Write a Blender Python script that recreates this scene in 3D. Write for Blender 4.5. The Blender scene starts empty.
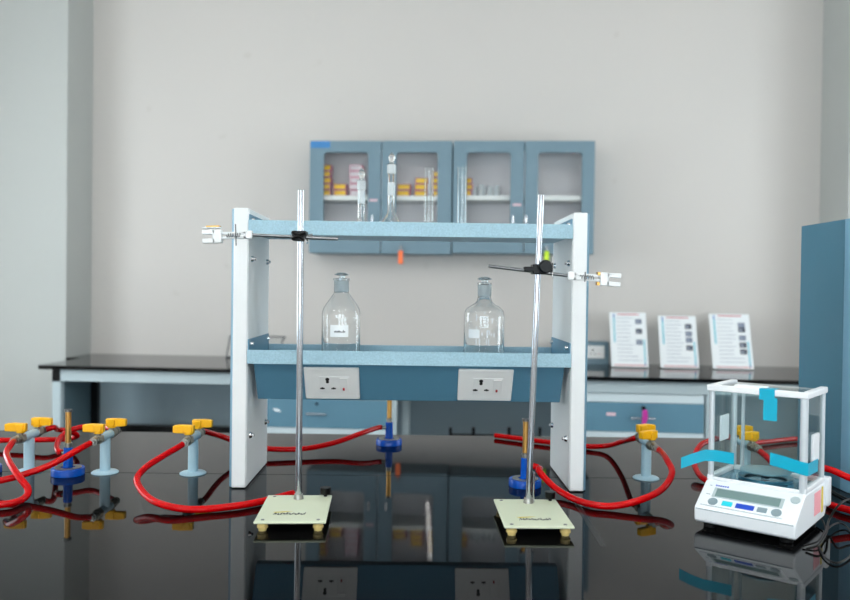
import bpy, bmesh, math, random
from mathutils import Vector, Matrix
random.seed(7)
SC = bpy.context.scene
COL = SC.collection

# ------------------------------------------------------------------ camera, light, exposure
T = 0.85                 # height of the bench tops
H = 0.543                # eye height above the bench tops
F = 800.0                # focal length in pixels of the 850 x 600 frame
CAM = Vector((0, 0, T + H))
ROT = Matrix.Rotation(-0.01125, 3, 'Z') @ Matrix.Rotation(math.pi / 2 - 0.0124, 3, 'X') @ Matrix.Rotation(0.0133, 3, 'Z')
cd = bpy.data.cameras.new('camera'); cam = bpy.data.objects.new('camera', cd); COL.objects.link(cam)
cam.matrix_world = Matrix.Translation(CAM) @ ROT.to_4x4()
cd.sensor_fit = 'HORIZONTAL'; cd.sensor_width = 36.0; cd.lens = 36.0 * F / 850.0
cd.clip_start = 0.05
cd.dof.use_dof = True; cd.dof.focus_distance = 2.08; cd.dof.aperture_fstop = 2.6
SC.camera = cam

TH = 0.080               # the room is turned a little against the island bench
W0 = Vector((0, 6.22, 0)); WU = Vector((math.cos(TH), -math.sin(TH), 0)); WN = Vector((math.sin(TH), math.cos(TH), 0))
def wf(s, d, z):         # s along the back wall, d out from it into the room
    return W0 + WU * s - WN * d + Vector((0, 0, z))

wd = bpy.data.worlds.new('daylight'); SC.world = wd; wd.use_nodes = True
wd.node_tree.nodes['Background'].inputs[0].default_value = (0.86, 0.94, 1.0, 1)
wd.node_tree.nodes['Background'].inputs[1].default_value = 1.5
def area(name, s, z, w, h, power, col):
    l = bpy.data.lights.new(name, 'AREA'); l.shape = 'RECTANGLE'; l.size = w; l.size_y = h; l.energy = power; l.color = col
    o = bpy.data.objects.new(name, l); COL.objects.link(o)
    o.location = wf(s, 11.62, z); o.rotation_euler = (math.pi / 2, 0, -TH)
    # a rectangle shines along local -Z; this turns it to look at the back wall
    return o
WIN = [(-2.3, 1.9), (0.35, 1.9), (3.0, 1.9)]
for s_, w_ in WIN:
    area('window_daylight', s_, 1.75, w_, 1.5, 74, (0.78, 0.92, 1.0))
SWD, SWW, SWZ0, SWZ1 = 3.1, 2.6, 0.95, 2.75      # unseen side windows, added to brighten the lower back wall
SIDE_S = (-3.9, 4.6)
for s_, sg in zip(SIDE_S, (1, -1)):  # fill lights for the dim back wall, set in the added openings
    l = bpy.data.lights.new('added_side_light', 'AREA'); l.shape = 'RECTANGLE'; l.size = SWW; l.size_y = SWZ1 - SWZ0; l.energy = 105; l.color = (0.86, 0.95, 1.0)
    o = bpy.data.objects.new('added_side_light', l); COL.objects.link(o)
    o.location = wf(s_ - sg * .15, SWD, (SWZ0 + SWZ1) / 2); o.rotation_euler = (math.pi / 2, 0, -TH - sg * math.pi / 2)
SC.view_settings.view_transform = 'Standard'; SC.view_settings.look = 'None'
SC.view_settings.gamma = 1.0; SC.view_settings.use_curve_mapping = False
SC.view_settings.exposure = -0.10
SC.cycles.max_bounces = 14; SC.cycles.transmission_bounces = 12; SC.cycles.transparent_max_bounces = 24
SC.cycles.diffuse_bounces = 5; SC.cycles.glossy_bounces = 6
SC.cycles.caustics_reflective = False; SC.cycles.caustics_refractive = False

# ------------------------------------------------------------------ pixels to points
def ray(px, py):
    return ROT @ Vector(((px - 425) / F, -(py - 300) / F, -1))
def PY(px, py, Y):
    r = ray(px, py); return CAM + r * (Y / r.y)
def PZ(px, py, z):       # z above the bench tops
    r = ray(px, py); return CAM + r * ((z - H) / r.z)
def WS(px, py, d):       # along-wall position and height of a pixel on a plane d out from the wall
    r = ray(px, py); t = ((W0 - CAM).dot(WN) - d) / r.dot(WN)
    p = CAM + r * t; return (p - W0).dot(WU), p.z

# ------------------------------------------------------------------ materials
def lin(c):
    c = c / 255.0
    return c / 12.92 if c <= 0.04045 else ((c + 0.055) / 1.055) ** 2.4
def rgb(r, g, b): return (lin(r), lin(g), lin(b), 1)
MATS = {}
def mat(name, col, rough=0.5, metal=0.0, var=0.0, scale=30.0, bump=0.0, ior=1.5, trans=0.0, emit=None, emit_s=0.0, coat=0.0, alpha=1.0, rvar=0.0):
    m = bpy.data.materials.new(name); m.use_nodes = True; nt = m.node_tree; b = nt.nodes['Principled BSDF']
    b.inputs['Base Color'].default_value = col; b.inputs['Roughness'].default_value = rough; b.inputs['Metallic'].default_value = metal
    b.inputs['IOR'].default_value = ior; b.inputs['Transmission Weight'].default_value = trans; b.inputs['Coat Weight'].default_value = coat
    b.inputs['Alpha'].default_value = alpha
    if emit: b.inputs['Emission Color'].default_value = emit; b.inputs['Emission Strength'].default_value = emit_s
    if var or bump or rvar:
        tc = nt.nodes.new('ShaderNodeTexCoord'); nz = nt.nodes.new('ShaderNodeTexNoise'); nz.inputs['Scale'].default_value = scale; nz.inputs['Detail'].default_value = 4
        nt.links.new(tc.outputs['Object'], nz.inputs['Vector'])
        if var:
            mx = nt.nodes.new('ShaderNodeMix'); mx.data_type = 'RGBA'
            a = [max(0, c * (1 - var)) for c in col[:3]]; c2 = [min(1, c * (1 + var)) for c in col[:3]]
            mx.inputs[6].default_value = (*a, 1); mx.inputs[7].default_value = (*c2, 1)
            nt.links.new(nz.outputs['Fac'], mx.inputs[0]); nt.links.new(mx.outputs[2], b.inputs['Base Color'])
        if bump:
            bp = nt.nodes.new('ShaderNodeBump'); bp.inputs['Strength'].default_value = bump; bp.inputs['Distance'].default_value = 0.002
            nt.links.new(nz.outputs['Fac'], bp.inputs['Height']); nt.links.new(bp.outputs['Normal'], b.inputs['Normal'])
        if rvar:
            mr = nt.nodes.new('ShaderNodeMapRange'); mr.inputs[3].default_value = max(0, rough - rvar); mr.inputs[4].default_value = rough + rvar
            nt.links.new(nz.outputs['Fac'], mr.inputs[0]); nt.links.new(mr.outputs[0], b.inputs['Roughness'])
    MATS[name] = m; return m
def thin_glass(name, tint, refl=1.0, ior=1.5):
    m = bpy.data.materials.new(name); m.use_nodes = True; nt = m.node_tree
    for n in list(nt.nodes): nt.nodes.remove(n)
    out = nt.nodes.new('ShaderNodeOutputMaterial'); mx = nt.nodes.new('ShaderNodeMixShader'); tr = nt.nodes.new('ShaderNodeBsdfTransparent')
    gl = nt.nodes.new('ShaderNodeBsdfGlossy'); lw = nt.nodes.new('ShaderNodeLayerWeight'); fr = nt.nodes.new('ShaderNodeMath'); pw = nt.nodes.new('ShaderNodeMath')
    tr.inputs[0].default_value = tint; gl.inputs['Roughness'].default_value = 0.01; gl.inputs[0].default_value = (refl, refl, refl, 1); f0 = ((ior - 1) / (ior + 1)) ** 2; lw.inputs[0].default_value = 0.5
    pw.operation = 'POWER'; pw.inputs[1].default_value = 5.0; fr.operation = 'MULTIPLY_ADD'; fr.inputs[1].default_value = 1 - f0; fr.inputs[2].default_value = f0
    nt.links.new(lw.outputs['Facing'], pw.inputs[0]); nt.links.new(pw.outputs[0], fr.inputs[0])
    nt.links.new(fr.outputs[0], mx.inputs[0]); nt.links.new(tr.outputs[0], mx.inputs[1]); nt.links.new(gl.outputs[0], mx.inputs[2]); nt.links.new(mx.outputs[0], out.inputs[0])
    MATS[name] = m; return m
def film(name, col, a):  # translucent adhesive film
    m = bpy.data.materials.new(name); m.use_nodes = True; nt = m.node_tree; b = nt.nodes['Principled BSDF']
    b.inputs['Base Color'].default_value = col; b.inputs['Roughness'].default_value = 0.35; b.inputs['Alpha'].default_value = a
    MATS[name] = m; return m

def wall_material():
    m = mat('wall_paint', rgb(212, 209, 205), 0.85)
    nt = m.node_tree; b = nt.nodes['Principled BSDF']
    tc = nt.nodes.new('ShaderNodeTexCoord')
    n1 = nt.nodes.new('ShaderNodeTexNoise'); n1.inputs['Scale'].default_value = 0.9; n1.inputs['Detail'].default_value = 3
    n2 = nt.nodes.new('ShaderNodeTexNoise'); n2.inputs['Scale'].default_value = 5.5; n2.inputs['Detail'].default_value = 2
    r2 = nt.nodes.new('ShaderNodeMapRange'); r2.inputs[1].default_value = 0.70; r2.inputs[2].default_value = 0.80; r2.inputs[4].default_value = 0.25
    mx = nt.nodes.new('ShaderNodeMix'); mx.data_type = 'RGBA'; mx.inputs[6].default_value = rgb(213, 208, 203); mx.inputs[7].default_value = rgb(208, 204, 200)
    m2 = nt.nodes.new('ShaderNodeMix'); m2.data_type = 'RGBA'; m2.inputs[7].default_value = rgb(180, 172, 162)
    for n in (n1, n2): nt.links.new(tc.outputs['Object'], n.inputs['Vector'])
    nt.links.new(n1.outputs['Fac'], mx.inputs[0]); nt.links.new(n2.outputs['Fac'], r2.inputs[0])
    nt.links.new(mx.outputs[2], m2.inputs[6]); nt.links.new(r2.outputs[0], m2.inputs[0]); nt.links.new(m2.outputs[2], b.inputs['Base Color'])
wall_material()
mat('pillar_paint', rgb(186, 189, 186), 0.85, var=0.03, scale=2)
mat('ceiling_paint', rgb(225, 225, 222), 0.9)
mat('floor_tile', rgb(205, 208, 210), 0.4, var=0.06, scale=4)
mat('black_granite', (0.003, 0.003, 0.0032, 1), 0.03, ior=1.19, var=0.3, scale=220)
mat('back_granite', (0.004, 0.004, 0.004, 1), 0.07, ior=1.28, var=0.3, scale=220)
mat('white_laminate', rgb(230, 234, 236), 0.42, var=0.015, scale=60)
mat('grey_laminate', rgb(232, 238, 240), 0.45, var=0.05, scale=160)
mat('blue_light', rgb(150, 186, 202), 0.40, var=0.28, scale=260, bump=0.2)
mat('blue_box', rgb(84, 134, 160), 0.45, var=0.05, scale=300)
mat('blue_clad', rgb(66, 118, 140), 0.42, var=0.05, scale=300)
mat('blue_edge', rgb(112, 158, 184), 0.40, var=0.05, scale=300)
mat('blue_cabinet', rgb(106, 134, 148), 0.42, var=0.03, scale=90)
mat('cabinet_inside', rgb(236, 234, 238), 0.6)
mat('cabinet_shelf', rgb(228, 232, 230), 0.5)
mat('blue_drawer', rgb(88, 130, 150), 0.45, var=0.03, scale=90)
mat('white_steel', rgb(172, 186, 190), 0.4)
mat('rail_white', rgb(200, 212, 216), 0.4)
mat('end_board', rgb(76, 98, 106), 0.5)
mat('bench_panel', rgb(140, 158, 166), 0.5)
mat('black_plastic', rgb(8, 8, 9), 0.3, ior=1.3)
mat('black_rubber', rgb(8, 8, 9), 0.45, ior=1.3)
mat('steel', rgb(172, 176, 182), 0.13, 1.0, rvar=0.08, scale=140)
mat('dark_steel', rgb(120, 122, 124), 0.3, 1.0)
mat('chrome', rgb(215, 216, 220), 0.12, 1.0)
mat('brass', rgb(196, 150, 84), 0.32, 1.0, var=0.12, scale=60)
mat('valve_brass', rgb(150, 146, 134), 0.34, 1.0, var=0.2, scale=90)
mat('nickel', rgb(150, 150, 144), 0.36, 1.0, var=0.1, scale=90)
mat('cream_paint', rgb(210, 218, 192), 0.4, var=0.02, scale=20)
mat('rubber_cream', rgb(214, 190, 122), 0.55)
mat('ink', rgb(16, 20, 44), 0.6)
mat('ink_yellow', rgb(206, 190, 90), 0.6)
mat('tap_blue', rgb(176, 208, 222), 0.35, var=0.03, scale=40)
mat('tap_yellow', rgb(252, 186, 6), 0.38)
mat('hose_red', rgb(186, 0, 4), 0.16, ior=1.30)
mat('burner_blue', rgb(0, 74, 172), 0.22, ior=1.35)
mat('socket_white', rgb(238, 240, 240), 0.35)
mat('socket_dark', rgb(10, 10, 10), 0.5)
mat('switch_red', rgb(170, 30, 40), 0.4)
mat('glass', (0.985, 0.995, 0.995, 1), 0.0, ior=1.46, trans=1.0)
mat('frosted', rgb(226, 236, 240), 0.45, alpha=0.55)
mat('haze', rgb(176, 196, 204), 0.4, alpha=0.42)
mat('stopper_glass', (0.80, 0.86, 0.87, 1), 0.02, ior=1.46, trans=1.0)
mat('paper_white', rgb(238, 242, 244), 0.6)
mat('print_white', rgb(236, 242, 246), 0.6, alpha=0.8)
thin_glass('pane', (0.985, 0.99, 0.99, 1), 0.9, 1.45)
thin_glass('shield_glass', (0.93, 0.97, 0.97, 1), 0.7, 1.30)
thin_glass('tube_glass', (0.955, 0.97, 0.97, 1), 1.0, 1.45)
thin_glass('acrylic', (0.97, 0.985, 0.985, 1), 0.9, 1.4)
mat('clear_film', (.9,.95,.95,1), 0.4, alpha=0.012, ior=1.10)
mat('balance_white', rgb(236, 242, 247), 0.35)
mat('balance_frame', rgb(240, 244, 248), 0.35)
mat('post_alu', rgb(206, 214, 220), 0.35, 0.35)
mat('chamber_steel', rgb(90, 150, 172), 0.18, 0.9)
mat('pan_steel', rgb(150, 190, 204), 0.30, 1.0)
mat('lcd', rgb(112, 138, 138), 0.25)
mat('lcd_bezel', rgb(176, 192, 196), 0.35)
mat('button_grey', rgb(132, 152, 160), 0.4)
mat('button_cyan', rgb(20, 205, 222), 0.4)
mat('button_blue', rgb(20, 70, 190), 0.4)
mat('panel_line', rgb(120, 142, 152), 0.5)
film('cyan_tape', rgb(0, 186, 220), 0.80)
mat('sticker_pink', rgb(246, 170, 180), 0.5)
mat('sticker_yellow', rgb(226, 200, 60), 0.5)
mat('box_yellow', rgb(255, 208, 10), 0.5); mat('box_purple', rgb(176, 84, 120), 0.5)
mat('box_pink', rgb(206, 140, 160), 0.5); mat('box_pale', rgb(226, 216, 222), 0.5)
mat('label_blue', rgb(60, 130, 190), 0.5); mat('label_pink', rgb(226, 190, 198), 0.5)
mat('tag_orange', rgb(255, 120, 60), 0.4); mat('tag_green', rgb(190, 226, 20), 0.4); mat('tag_magenta', rgb(190, 50, 150), 0.4)
mat('print_red', rgb(200, 100, 106), 0.6); mat('print_cyan', rgb(70, 190, 210), 0.6); mat('print_blue', rgb(60, 120, 190), 0.6)
mat('print_grey', rgb(150, 158, 174), 0.6); mat('print_dark', rgb(60, 66, 80), 0.6); mat('print_photo', rgb(120, 130, 150), 0.6)
mat('lamp_tube', rgb(255, 255, 255), 0.5, emit=(1, 0.965, 0.93, 1), emit_s=60.0)
mat('lamp_body', rgb(235, 235, 235), 0.4)
mat('window_frame', rgb(225, 228, 230), 0.4)
mat('dark_recess', rgb(36, 40, 44), 0.6)

# ------------------------------------------------------------------ mesh building
class G:
    def __init__(s): s.v = []; s.f = []; s.m = []
    def add(s, vs, fs, m=0):
        o = len(s.v); s.v += [tuple(x) for x in vs]
        for f in fs: s.f.append([i + o for i in f]); s.m.append(m)
        return s
    def box(s, x0, x1, y0, y1, z0, z1, m=0):
        vs = [(x, y, z) for z in (z0, z1) for y in (y0, y1) for x in (x0, x1)]
        return s.add(vs, [(0, 2, 3, 1), (4, 5, 7, 6), (0, 1, 5, 4), (2, 6, 7, 3), (0, 4, 6, 2), (1, 3, 7, 5)], m)
    def cyl(s, p0, p1, r0, r1=None, n=20, m=0):
        p0 = Vector(p0); p1 = Vector(p1); r1 = r0 if r1 is None else r1
        d = (p1 - p0).normalized(); a = d.orthogonal().normalized(); b = d.cross(a)
        vs = []
        for p, r in ((p0, r0), (p1, r1)):
            for i in range(n):
                t = 2 * math.pi * i / n; vs.append(p + (a * math.cos(t) + b * math.sin(t)) * r)
        fs = [(i, (i + 1) % n, n + (i + 1) % n, n + i) for i in range(n)]
        fs += [tuple(range(n))[::-1], tuple(range(n, 2 * n))]
        return s.add(vs, fs, m)
    def lathe(s, prof, c=(0, 0, 0), n=36, m=0, M=None):
        vs = []; idx = []
        for r, z in prof:
            if r < 1e-6: idx.append([len(vs)]); vs.append((0, 0, z))
            else:
                idx.append(list(range(len(vs), len(vs) + n)))
                for i in range(n):
                    t = 2 * math.pi * i / n; vs.append((r * math.cos(t), r * math.sin(t), z))
        fs = []
        for A, B in zip(idx, idx[1:]):
            if len(A) == 1 and len(B) == 1: continue
            for i in range(n):
                j = (i + 1) % n
                if len(A) == 1: fs.append((A[0], B[i], B[j]))
                elif len(B) == 1: fs.append((A[i], A[j], B[0]))
                else: fs.append((A[i], A[j], B[j], B[i]))
        if M is not None: vs = [M @ Vector(v) for v in vs]
        return s.add([(v[0] + c[0], v[1] + c[1], v[2] + c[2]) for v in vs], fs, m)
    def prism(s, poly, a, b, plane='xy', m=0):
        def at(u, v, w): return {'xy': (u, v, w), 'yz': (w, u, v), 'xz': (u, w, v)}[plane]
        n = len(poly); vs = [at(u, v, a) for u, v in poly] + [at(u, v, b) for u, v in poly]
        fs = [tuple(range(n))[::-1], tuple(range(n, 2 * n))] + [(i, (i + 1) % n, n + (i + 1) % n, n + i) for i in range(n)]
        return s.add(vs, fs, m)
    def tube(s, pts, r, n=12, sub=8, m=0, straight=False):
        P = [Vector(p) for p in pts]
        if straight: C = P
        else:
            C = []
            Q = [P[0] * 2 - P[1]] + P + [P[-1] * 2 - P[-2]]
            for i in range(1, len(Q) - 2):
                p0, p1, p2, p3 = Q[i - 1:i + 3]
                for k in range(sub):
                    t = k / sub
                    C.append(0.5 * ((2 * p1) + (p2 - p0) * t + (2 * p0 - 5 * p1 + 4 * p2 - p3) * t * t + (3 * p1 - p0 - 3 * p2 + p3) * t ** 3))
            C.append(P[-1])
        vs = []; d = (C[1] - C[0]).normalized(); a = d.orthogonal().normalized()
        for i, c in enumerate(C):
            d = (C[min(i + 1, len(C) - 1)] - C[max(i - 1, 0)]).normalized()
            a = (a - d * a.dot(d)).normalized(); b = d.cross(a)
            for k in range(n):
                t = 2 * math.pi * k / n; vs.append(c + (a * math.cos(t) + b * math.sin(t)) * r)
        fs = []
        for i in range(len(C) - 1):
            for k in range(n):
                j = (k + 1) % n; fs.append((i * n + k, i * n + j, (i + 1) * n + j, (i + 1) * n + k))
        fs += [tuple(range(n))[::-1], tuple(range((len(C) - 1) * n, len(C) * n))]
        return s.add(vs, fs, m)
    def frame(s, x0, x1, z0, z1, hx0, hx1, hz0, hz1, y0, y1, rad, k=6, m=0):   # a board in the xz plane with a rounded opening
        cs = [(hx1 - rad, hz1 - rad, 0, (x1, z1)), (hx0 + rad, hz1 - rad, 90, (x0, z1)), (hx0 + rad, hz0 + rad, 180, (x0, z0)), (hx1 - rad, hz0 + rad, 270, (x1, z0))]
        inn = []; out = []
        for cx, cz, a0, oc in cs:
            for i in range(k + 1):
                t = math.radians(a0 + 90 * i / k); inn.append((cx + rad * math.cos(t), cz + rad * math.sin(t))); out.append(oc)
        n = len(inn); vs = []
        for y in (y0, y1):
            vs += [(x, y, z) for x, z in inn]
        base = len(vs)
        corners = [(x1, z1), (x0, z1), (x0, z0), (x1, z0)]
        for y in (y0, y1): vs += [(x, y, z) for x, z in corners]
        fs = []
        for i in range(n):
            j = (i + 1) % n; ci = corners.index(out[i]); cj = corners.index(out[j])
            for side in (0, 1):
                A, B = side * n + i, side * n + j; Ca, Cb = base + side * 4 + ci, base + side * 4 + cj
                fs.append((A, B, Ca) if ci == cj else (A, B, Cb, Ca))
            fs.append((i, j, n + j, n + i))
        for c in range(4): fs.append((base + c, base + (c + 1) % 4, base + 4 + (c + 1) % 4, base + 4 + c))
        return s.add(vs, fs, m)
    def patch(s, r, a0, a1, z0, z1, c=(0, 0), n=8, th=0.0004, m=0):            # a label on a round bottle; angle 0 faces the viewer (-y)
        vs = []
        for rr in (r, r + th):
            for i in range(n + 1):
                t = math.radians(a0 + (a1 - a0) * i / n)
                for z in (z0, z1): vs.append((c[0] + rr * math.sin(t), c[1] - rr * math.cos(t), z))
        o = 2 * (n + 1); fs = []
        for i in range(n):
            a = 2 * i; fs.append((a, a + 2, a + 3, a + 1)); fs.append((o + a, o + a + 1, o + a + 3, o + a + 2))
            fs.append((a, o + a, o + a + 2, a + 2)); fs.append((a + 1, a + 3, o + a + 3, o + a + 1))
        fs += [(0, 1, o + 1, o), (o - 2, 2 * o - 2, 2 * o - 1, o - 1)]
        return s.add(vs, fs, m)
    def obj(s, name, mats, parent=None, bevel=0.0, seg=2, loc=None, ang=38, rot=None):
        me = bpy.data.meshes.new(name); me.from_pydata(s.v, [], s.f)
        if isinstance(mats, str): mats = [mats]
        for k in mats: me.materials.append(MATS[k])
        me.polygons.foreach_set('material_index', s.m)
        bm = bmesh.new(); bm.from_mesh(me); bmesh.ops.recalc_face_normals(bm, faces=bm.faces); bm.to_mesh(me); bm.free()
        me.polygons.foreach_set('use_smooth', [True] * len(me.polygons)); me.set_sharp_from_angle(angle=math.radians(ang)); me.update()
        o = bpy.data.objects.new(name, me); COL.objects.link(o)
        if parent: o.parent = parent
        if loc is not None: o.location = loc
        if rot is not None: o.rotation_euler = rot
        if bevel:
            b = o.modifiers.new('bevel', 'BEVEL'); b.width = bevel; b.segments = seg; b.limit_method = 'ANGLE'; b.angle_limit = math.radians(40)
        return o
def tag(o, label, cat, group=None):
    o['label'] = label; o['category'] = cat
    if group: o['group'] = group
    return o
def thing(name, label, cat, loc=(0, 0, 0), rotz=0.0, group=None, rot=None):
    o = bpy.data.objects.new(name, None); COL.objects.link(o); o.empty_display_size = 0.05
    o.location = loc; o.rotation_euler = rot or (0, 0, rotz)
    return tag(o, label, cat, group)
def structure(o, label=None):
    o['kind'] = 'structure'
    if label: o['label'] = label
    return o
def dup(root, loc, label, rotz=None):
    kids = [c for c in COL.objects if c.parent == root]
    r = root.copy(); COL.objects.link(r); r.location = loc; r['label'] = label
    if rotz is not None: r.rotation_euler = (0, 0, rotz)
    for ch in kids:
        c = ch.copy(); COL.objects.link(c); c.parent = r
        for g in [x for x in COL.objects if x.parent == ch]:
            d = g.copy(); COL.objects.link(d); d.parent = c
    return r
def wthing(name, label, cat, s, d, z, group=None):
    return thing(name, label, cat, wf(s, d, z), -TH, group)

# ------------------------------------------------------------------ room (wall frame: x along wall, y away from the room)
CE = 4.05
SL, SR = -3.9, 4.6; DF = 11.5
def room(name, g, m, label):
    o = g.obj(name, m); o.location = W0; o.rotation_euler = (0, 0, -TH)
    tag(o, label, name.split('_')[0]); structure(o); return o
room('floor', G().box(SL - .2, SR + .2, -DF - .2, .2, -.1, 0), 'floor_tile', 'grey tiled laboratory floor')
room('ceiling', G().box(SL - .2, SR + .2, -DF - .2, .2, CE, CE + .1), 'ceiling_paint', 'plain white ceiling')
room('wall_back', G().box(SL, SR, 0, .2, 0, CE), 'wall_paint', 'off-white painted back wall carrying the cabinets')
ya, yb_ = -SWD - SWW / 2, -SWD + SWW / 2
room('wall_left', G().box(SL - .2, SL, -DF, ya, 0, CE).box(SL - .2, SL, yb_, .2, 0, CE).box(SL - .2, SL, ya, yb_, 0, SWZ0).box(SL - .2, SL, ya, yb_, SWZ1, CE), 'wall_paint', 'off-white left side wall')
ya, yb_ = -SWD - SWW / 2, -SWD + SWW / 2
room('wall_right', G().box(SR, SR + .2, -DF, ya, 0, CE).box(SR, SR + .2, yb_, .2, 0, CE).box(SR, SR + .2, ya, yb_, 0, SWZ0).box(SR, SR + .2, ya, yb_, SWZ1, CE), 'wall_paint', 'off-white right side wall')
def pillar(pb, pf):
    sb0 = WS(pb, 200, 0.0)[0]; d = 0.0
    while abs(WS(pf, 200, d)[0]) > abs(sb0) and d < 1.2: d += .005
    return sb0, d
sl, PDL = pillar(92, 67); sr, PDR = pillar(820, 848.3)
room('wall_pillar_left', G().box(SL, sl, -PDL, 0, 0, CE), 'pillar_paint', 'square painted pillar at the left end of the back wall')
room('wall_pillar_right', G().box(sr, SR, -PDR, 0, 0, CE), 'pillar_paint', 'square painted pillar at the right end of the back wall')
# front wall behind the camera with three window openings
g = G(); xs = [SL] + [e for s_, w_ in WIN for e in (s_ - w_ / 2, s_ + w_ / 2)] + [SR]
for i in range(0, len(xs), 2): g.box(xs[i], xs[i + 1], -DF - .2, -DF, 0, CE)
for s_, w_ in WIN:
    g.box(s_ - w_ / 2, s_ + w_ / 2, -DF - .2, -DF, 0, 1.0); g.box(s_ - w_ / 2, s_ + w_ / 2, -DF - .2, -DF, 2.5, CE)
room('wall_front', g, 'wall_paint', 'off-white wall with windows behind the viewer')
for i, (s_, w_) in enumerate(WIN):
    g = G(); a, b = s_ - w_ / 2, s_ + w_ / 2
    for x in (a, a + .45, s_ - .025, b - .5, b - .05): g.box(x, x + .05, -DF - .08, -DF - .02, 1.0, 2.5)
    for z in (1.0, 2.45): g.box(a, b, -DF - .08, -DF - .02, z, z + .05)
    room('window_%d' % (i + 1), g, 'window_frame', 'white framed window in the wall behind the viewer')
for i, x in enumerate((SL - .08, SR + .02)):  # frames for the two added side windows
    g = G()
    for q in range(5): yy = ya + q * (yb_ - ya - .05) / 4; g.box(x, x + .06, yy, yy + .05, SWZ0, SWZ1)
    for z in (SWZ0, SWZ1 - .05): g.box(x, x + .06, ya, yb_, z, z + .05)
    room('window_%d' % (i + 4), g, 'window_frame', 'white framed window added for light in the %s side wall' % ('left', 'right')[i])
# ceiling lamps
for s_, sn in ((-2.9, 'left'), (-0.24, 'middle'), (2.7, 'right')):
    for d_, dn in ((6.65, 'row above the island bench'), (9.9, 'row nearest the windows')):
        t = wthing('ceiling_light', 'slim fluorescent ceiling lamp, ' + sn + ' in the ' + dn, 'lamp', s_, d_, CE, 'ceiling lamps'); t.rotation_euler = (0, 0, -0.16)
        G().box(-.06, .06, -1.45, 1.45, -.05, 0).obj('housing', 'lamp_body', t)
        G().cyl((0, -1.42, -.075), (0, 1.42, -.075), .022, n=10).obj('tube', 'lamp_tube', t)
        for y in (-1.435, 1.435): G().box(-.025, .025, y - .012, y + .012, -.10, -.05).obj('tube_holder', 'lamp_body', t)

# ------------------------------------------------------------------ back bench
BD = 0.98
s0, _ = WS(38, 366, BD); s1 = sr - 0.004
sp = sl + 0.004
G().prism([(s0, -PDL - .004), (s0, -BD), (s1, -BD), (s1, -.004), (sp, -.004), (sp, -PDL - .004)], T - .028, T).obj('back_worktop', 'back_granite', bevel=.003)
o = COL.objects['back_worktop']; o.location = W0; o.rotation_euler = (0, 0, -TH)
tag(o, 'long black granite worktop along the back wall', 'worktop')
bt = T - .028
fr = wthing('bench_frame', 'white steel frame carrying the black worktop along the back wall', 'bench', 0, 0, 0)
DP = BD - .05
sa, _ = WS(60, 378, DP); sb, _ = WS(52, 400, DP)
G().box(sa, s1 - .01, -DP, -DP + .04, bt - .082, bt - .002).obj('apron', 'white_steel', fr, bevel=.003)
G().box(sb, sa + .005, -DP, -DP + .05, 0, bt - .086).obj('leg', 'white_steel', fr, bevel=.003)
G().box(sb, sa, -DP - .004, -DP + .05, bt - .086, bt - .002).obj('corner_block', 'black_plastic', fr, bevel=.003)
x, _ = WS(80, 410, PDL + .08); x2, _ = WS(88, 410, PDL + .08); x3, _ = WS(98, 410, PDL + .08)
x = max(x, sb + .04)
G().box(x, x2, -PDL - .10, -PDL - .04, 0, bt - .002).obj('leg', 'white_steel', fr, bevel=.003)
G().box(x2, x3, -PDL - .09, -PDL - .05, 0, bt - .002).obj('dark_gap_block', 'black_plastic', fr)  # black block stands in for the shade of the gap beside the leg
_, zr = WS(160, 425.5, .1); _, zr2 = WS(160, 434, .1)
xr0, _ = WS(98, 430, .1); xr1, _ = WS(236, 430, .1)
G().box(max(x3, xr0), xr1, -.12, -.06, zr2 - .06, zr).obj('rear_rail', 'black_plastic', fr)
G().box(sl + .01, s1 - .02, -.055, -.035, .05, bt - .002).obj('rear_panel', 'bench_panel', fr)
G().box(sa - .022, sa - .002, -DP + .052, -PDL - .105, .05, bt - .002).obj('end_panel', 'end_board', fr)
# a leg pair and a rail beside the left drawer block, a leg right of the right one
for pa, pb, dd in ((392, 396.5, DP), (402, 409.5, DP - .5), (706, 714, DP)):
    a, _ = WS(pa, 415, dd); b, _ = WS(pb, 415, dd)
    G().box(a, b, -dd, -dd + .04, 0, bt - .084).obj('leg', 'white_steel', fr, bevel=.003)
def drawer_block(px0, px1, seams, yb0, yb1, label, upper):
    a, _ = WS(px0, 415, DP); b, _ = WS(px1, 415, DP)
    _, z1 = WS((px0 + px1) / 2, yb0, DP); _, z0 = WS((px0 + px1) / 2, yb1, DP)
    top = bt - .084
    t = wthing('drawer_unit', label, 'drawer unit', a, DP, 0, 'drawer blocks under the back worktop')
    w = b - a
    G().box(0, w, .02, .55, z0 - .03, top).obj('carcass', 'rail_white', t)
    G().box(0, w, 0, .03, z0 - .042, z0 - .002).obj('bottom_rail', 'rail_white', t, bevel=.002)
    if top - z1 > .012: G().box(0, w, 0, .03, z1 + .002, top - .006).obj('top_rail', 'rail_white', t, bevel=.002)
    edges = [0] + [WS(p, 415, DP)[0] - a for p in seams] + [w]
    ds = []
    for e0, e1 in zip(edges, edges[1:]):
        ds.append((G().box(e0 + .002, e1 - .002, -.004, .03, z0, min(z1, top - .008)).obj('drawer', 'blue_drawer', t, bevel=.002), e0, e1))
    return t, ds, a
def pull(parent, a, px, py, wpx):
    s_, z = WS(px, py, DP + .03); s_ -= a; hw = wpx / 2 * 5.2 / F
    g = G().cyl((s_ - hw, -.035, z), (s_ + hw, -.035, z), .006, n=10)
    for q in (-1, 1): g.cyl((s_ + q * hw * .8, -.035, z), (s_ + q * hw * .8, -.004, z), .005, n=8)
    g.obj('handle', 'steel', parent)
def lock(parent, a, px, py, m='steel'):
    s_, z = WS(px, py, DP); s_ -= a
    G().cyl((s_, -.014, z), (s_, -.004, z), .011, n=14).obj('lock', m, parent); return s_, z
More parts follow.
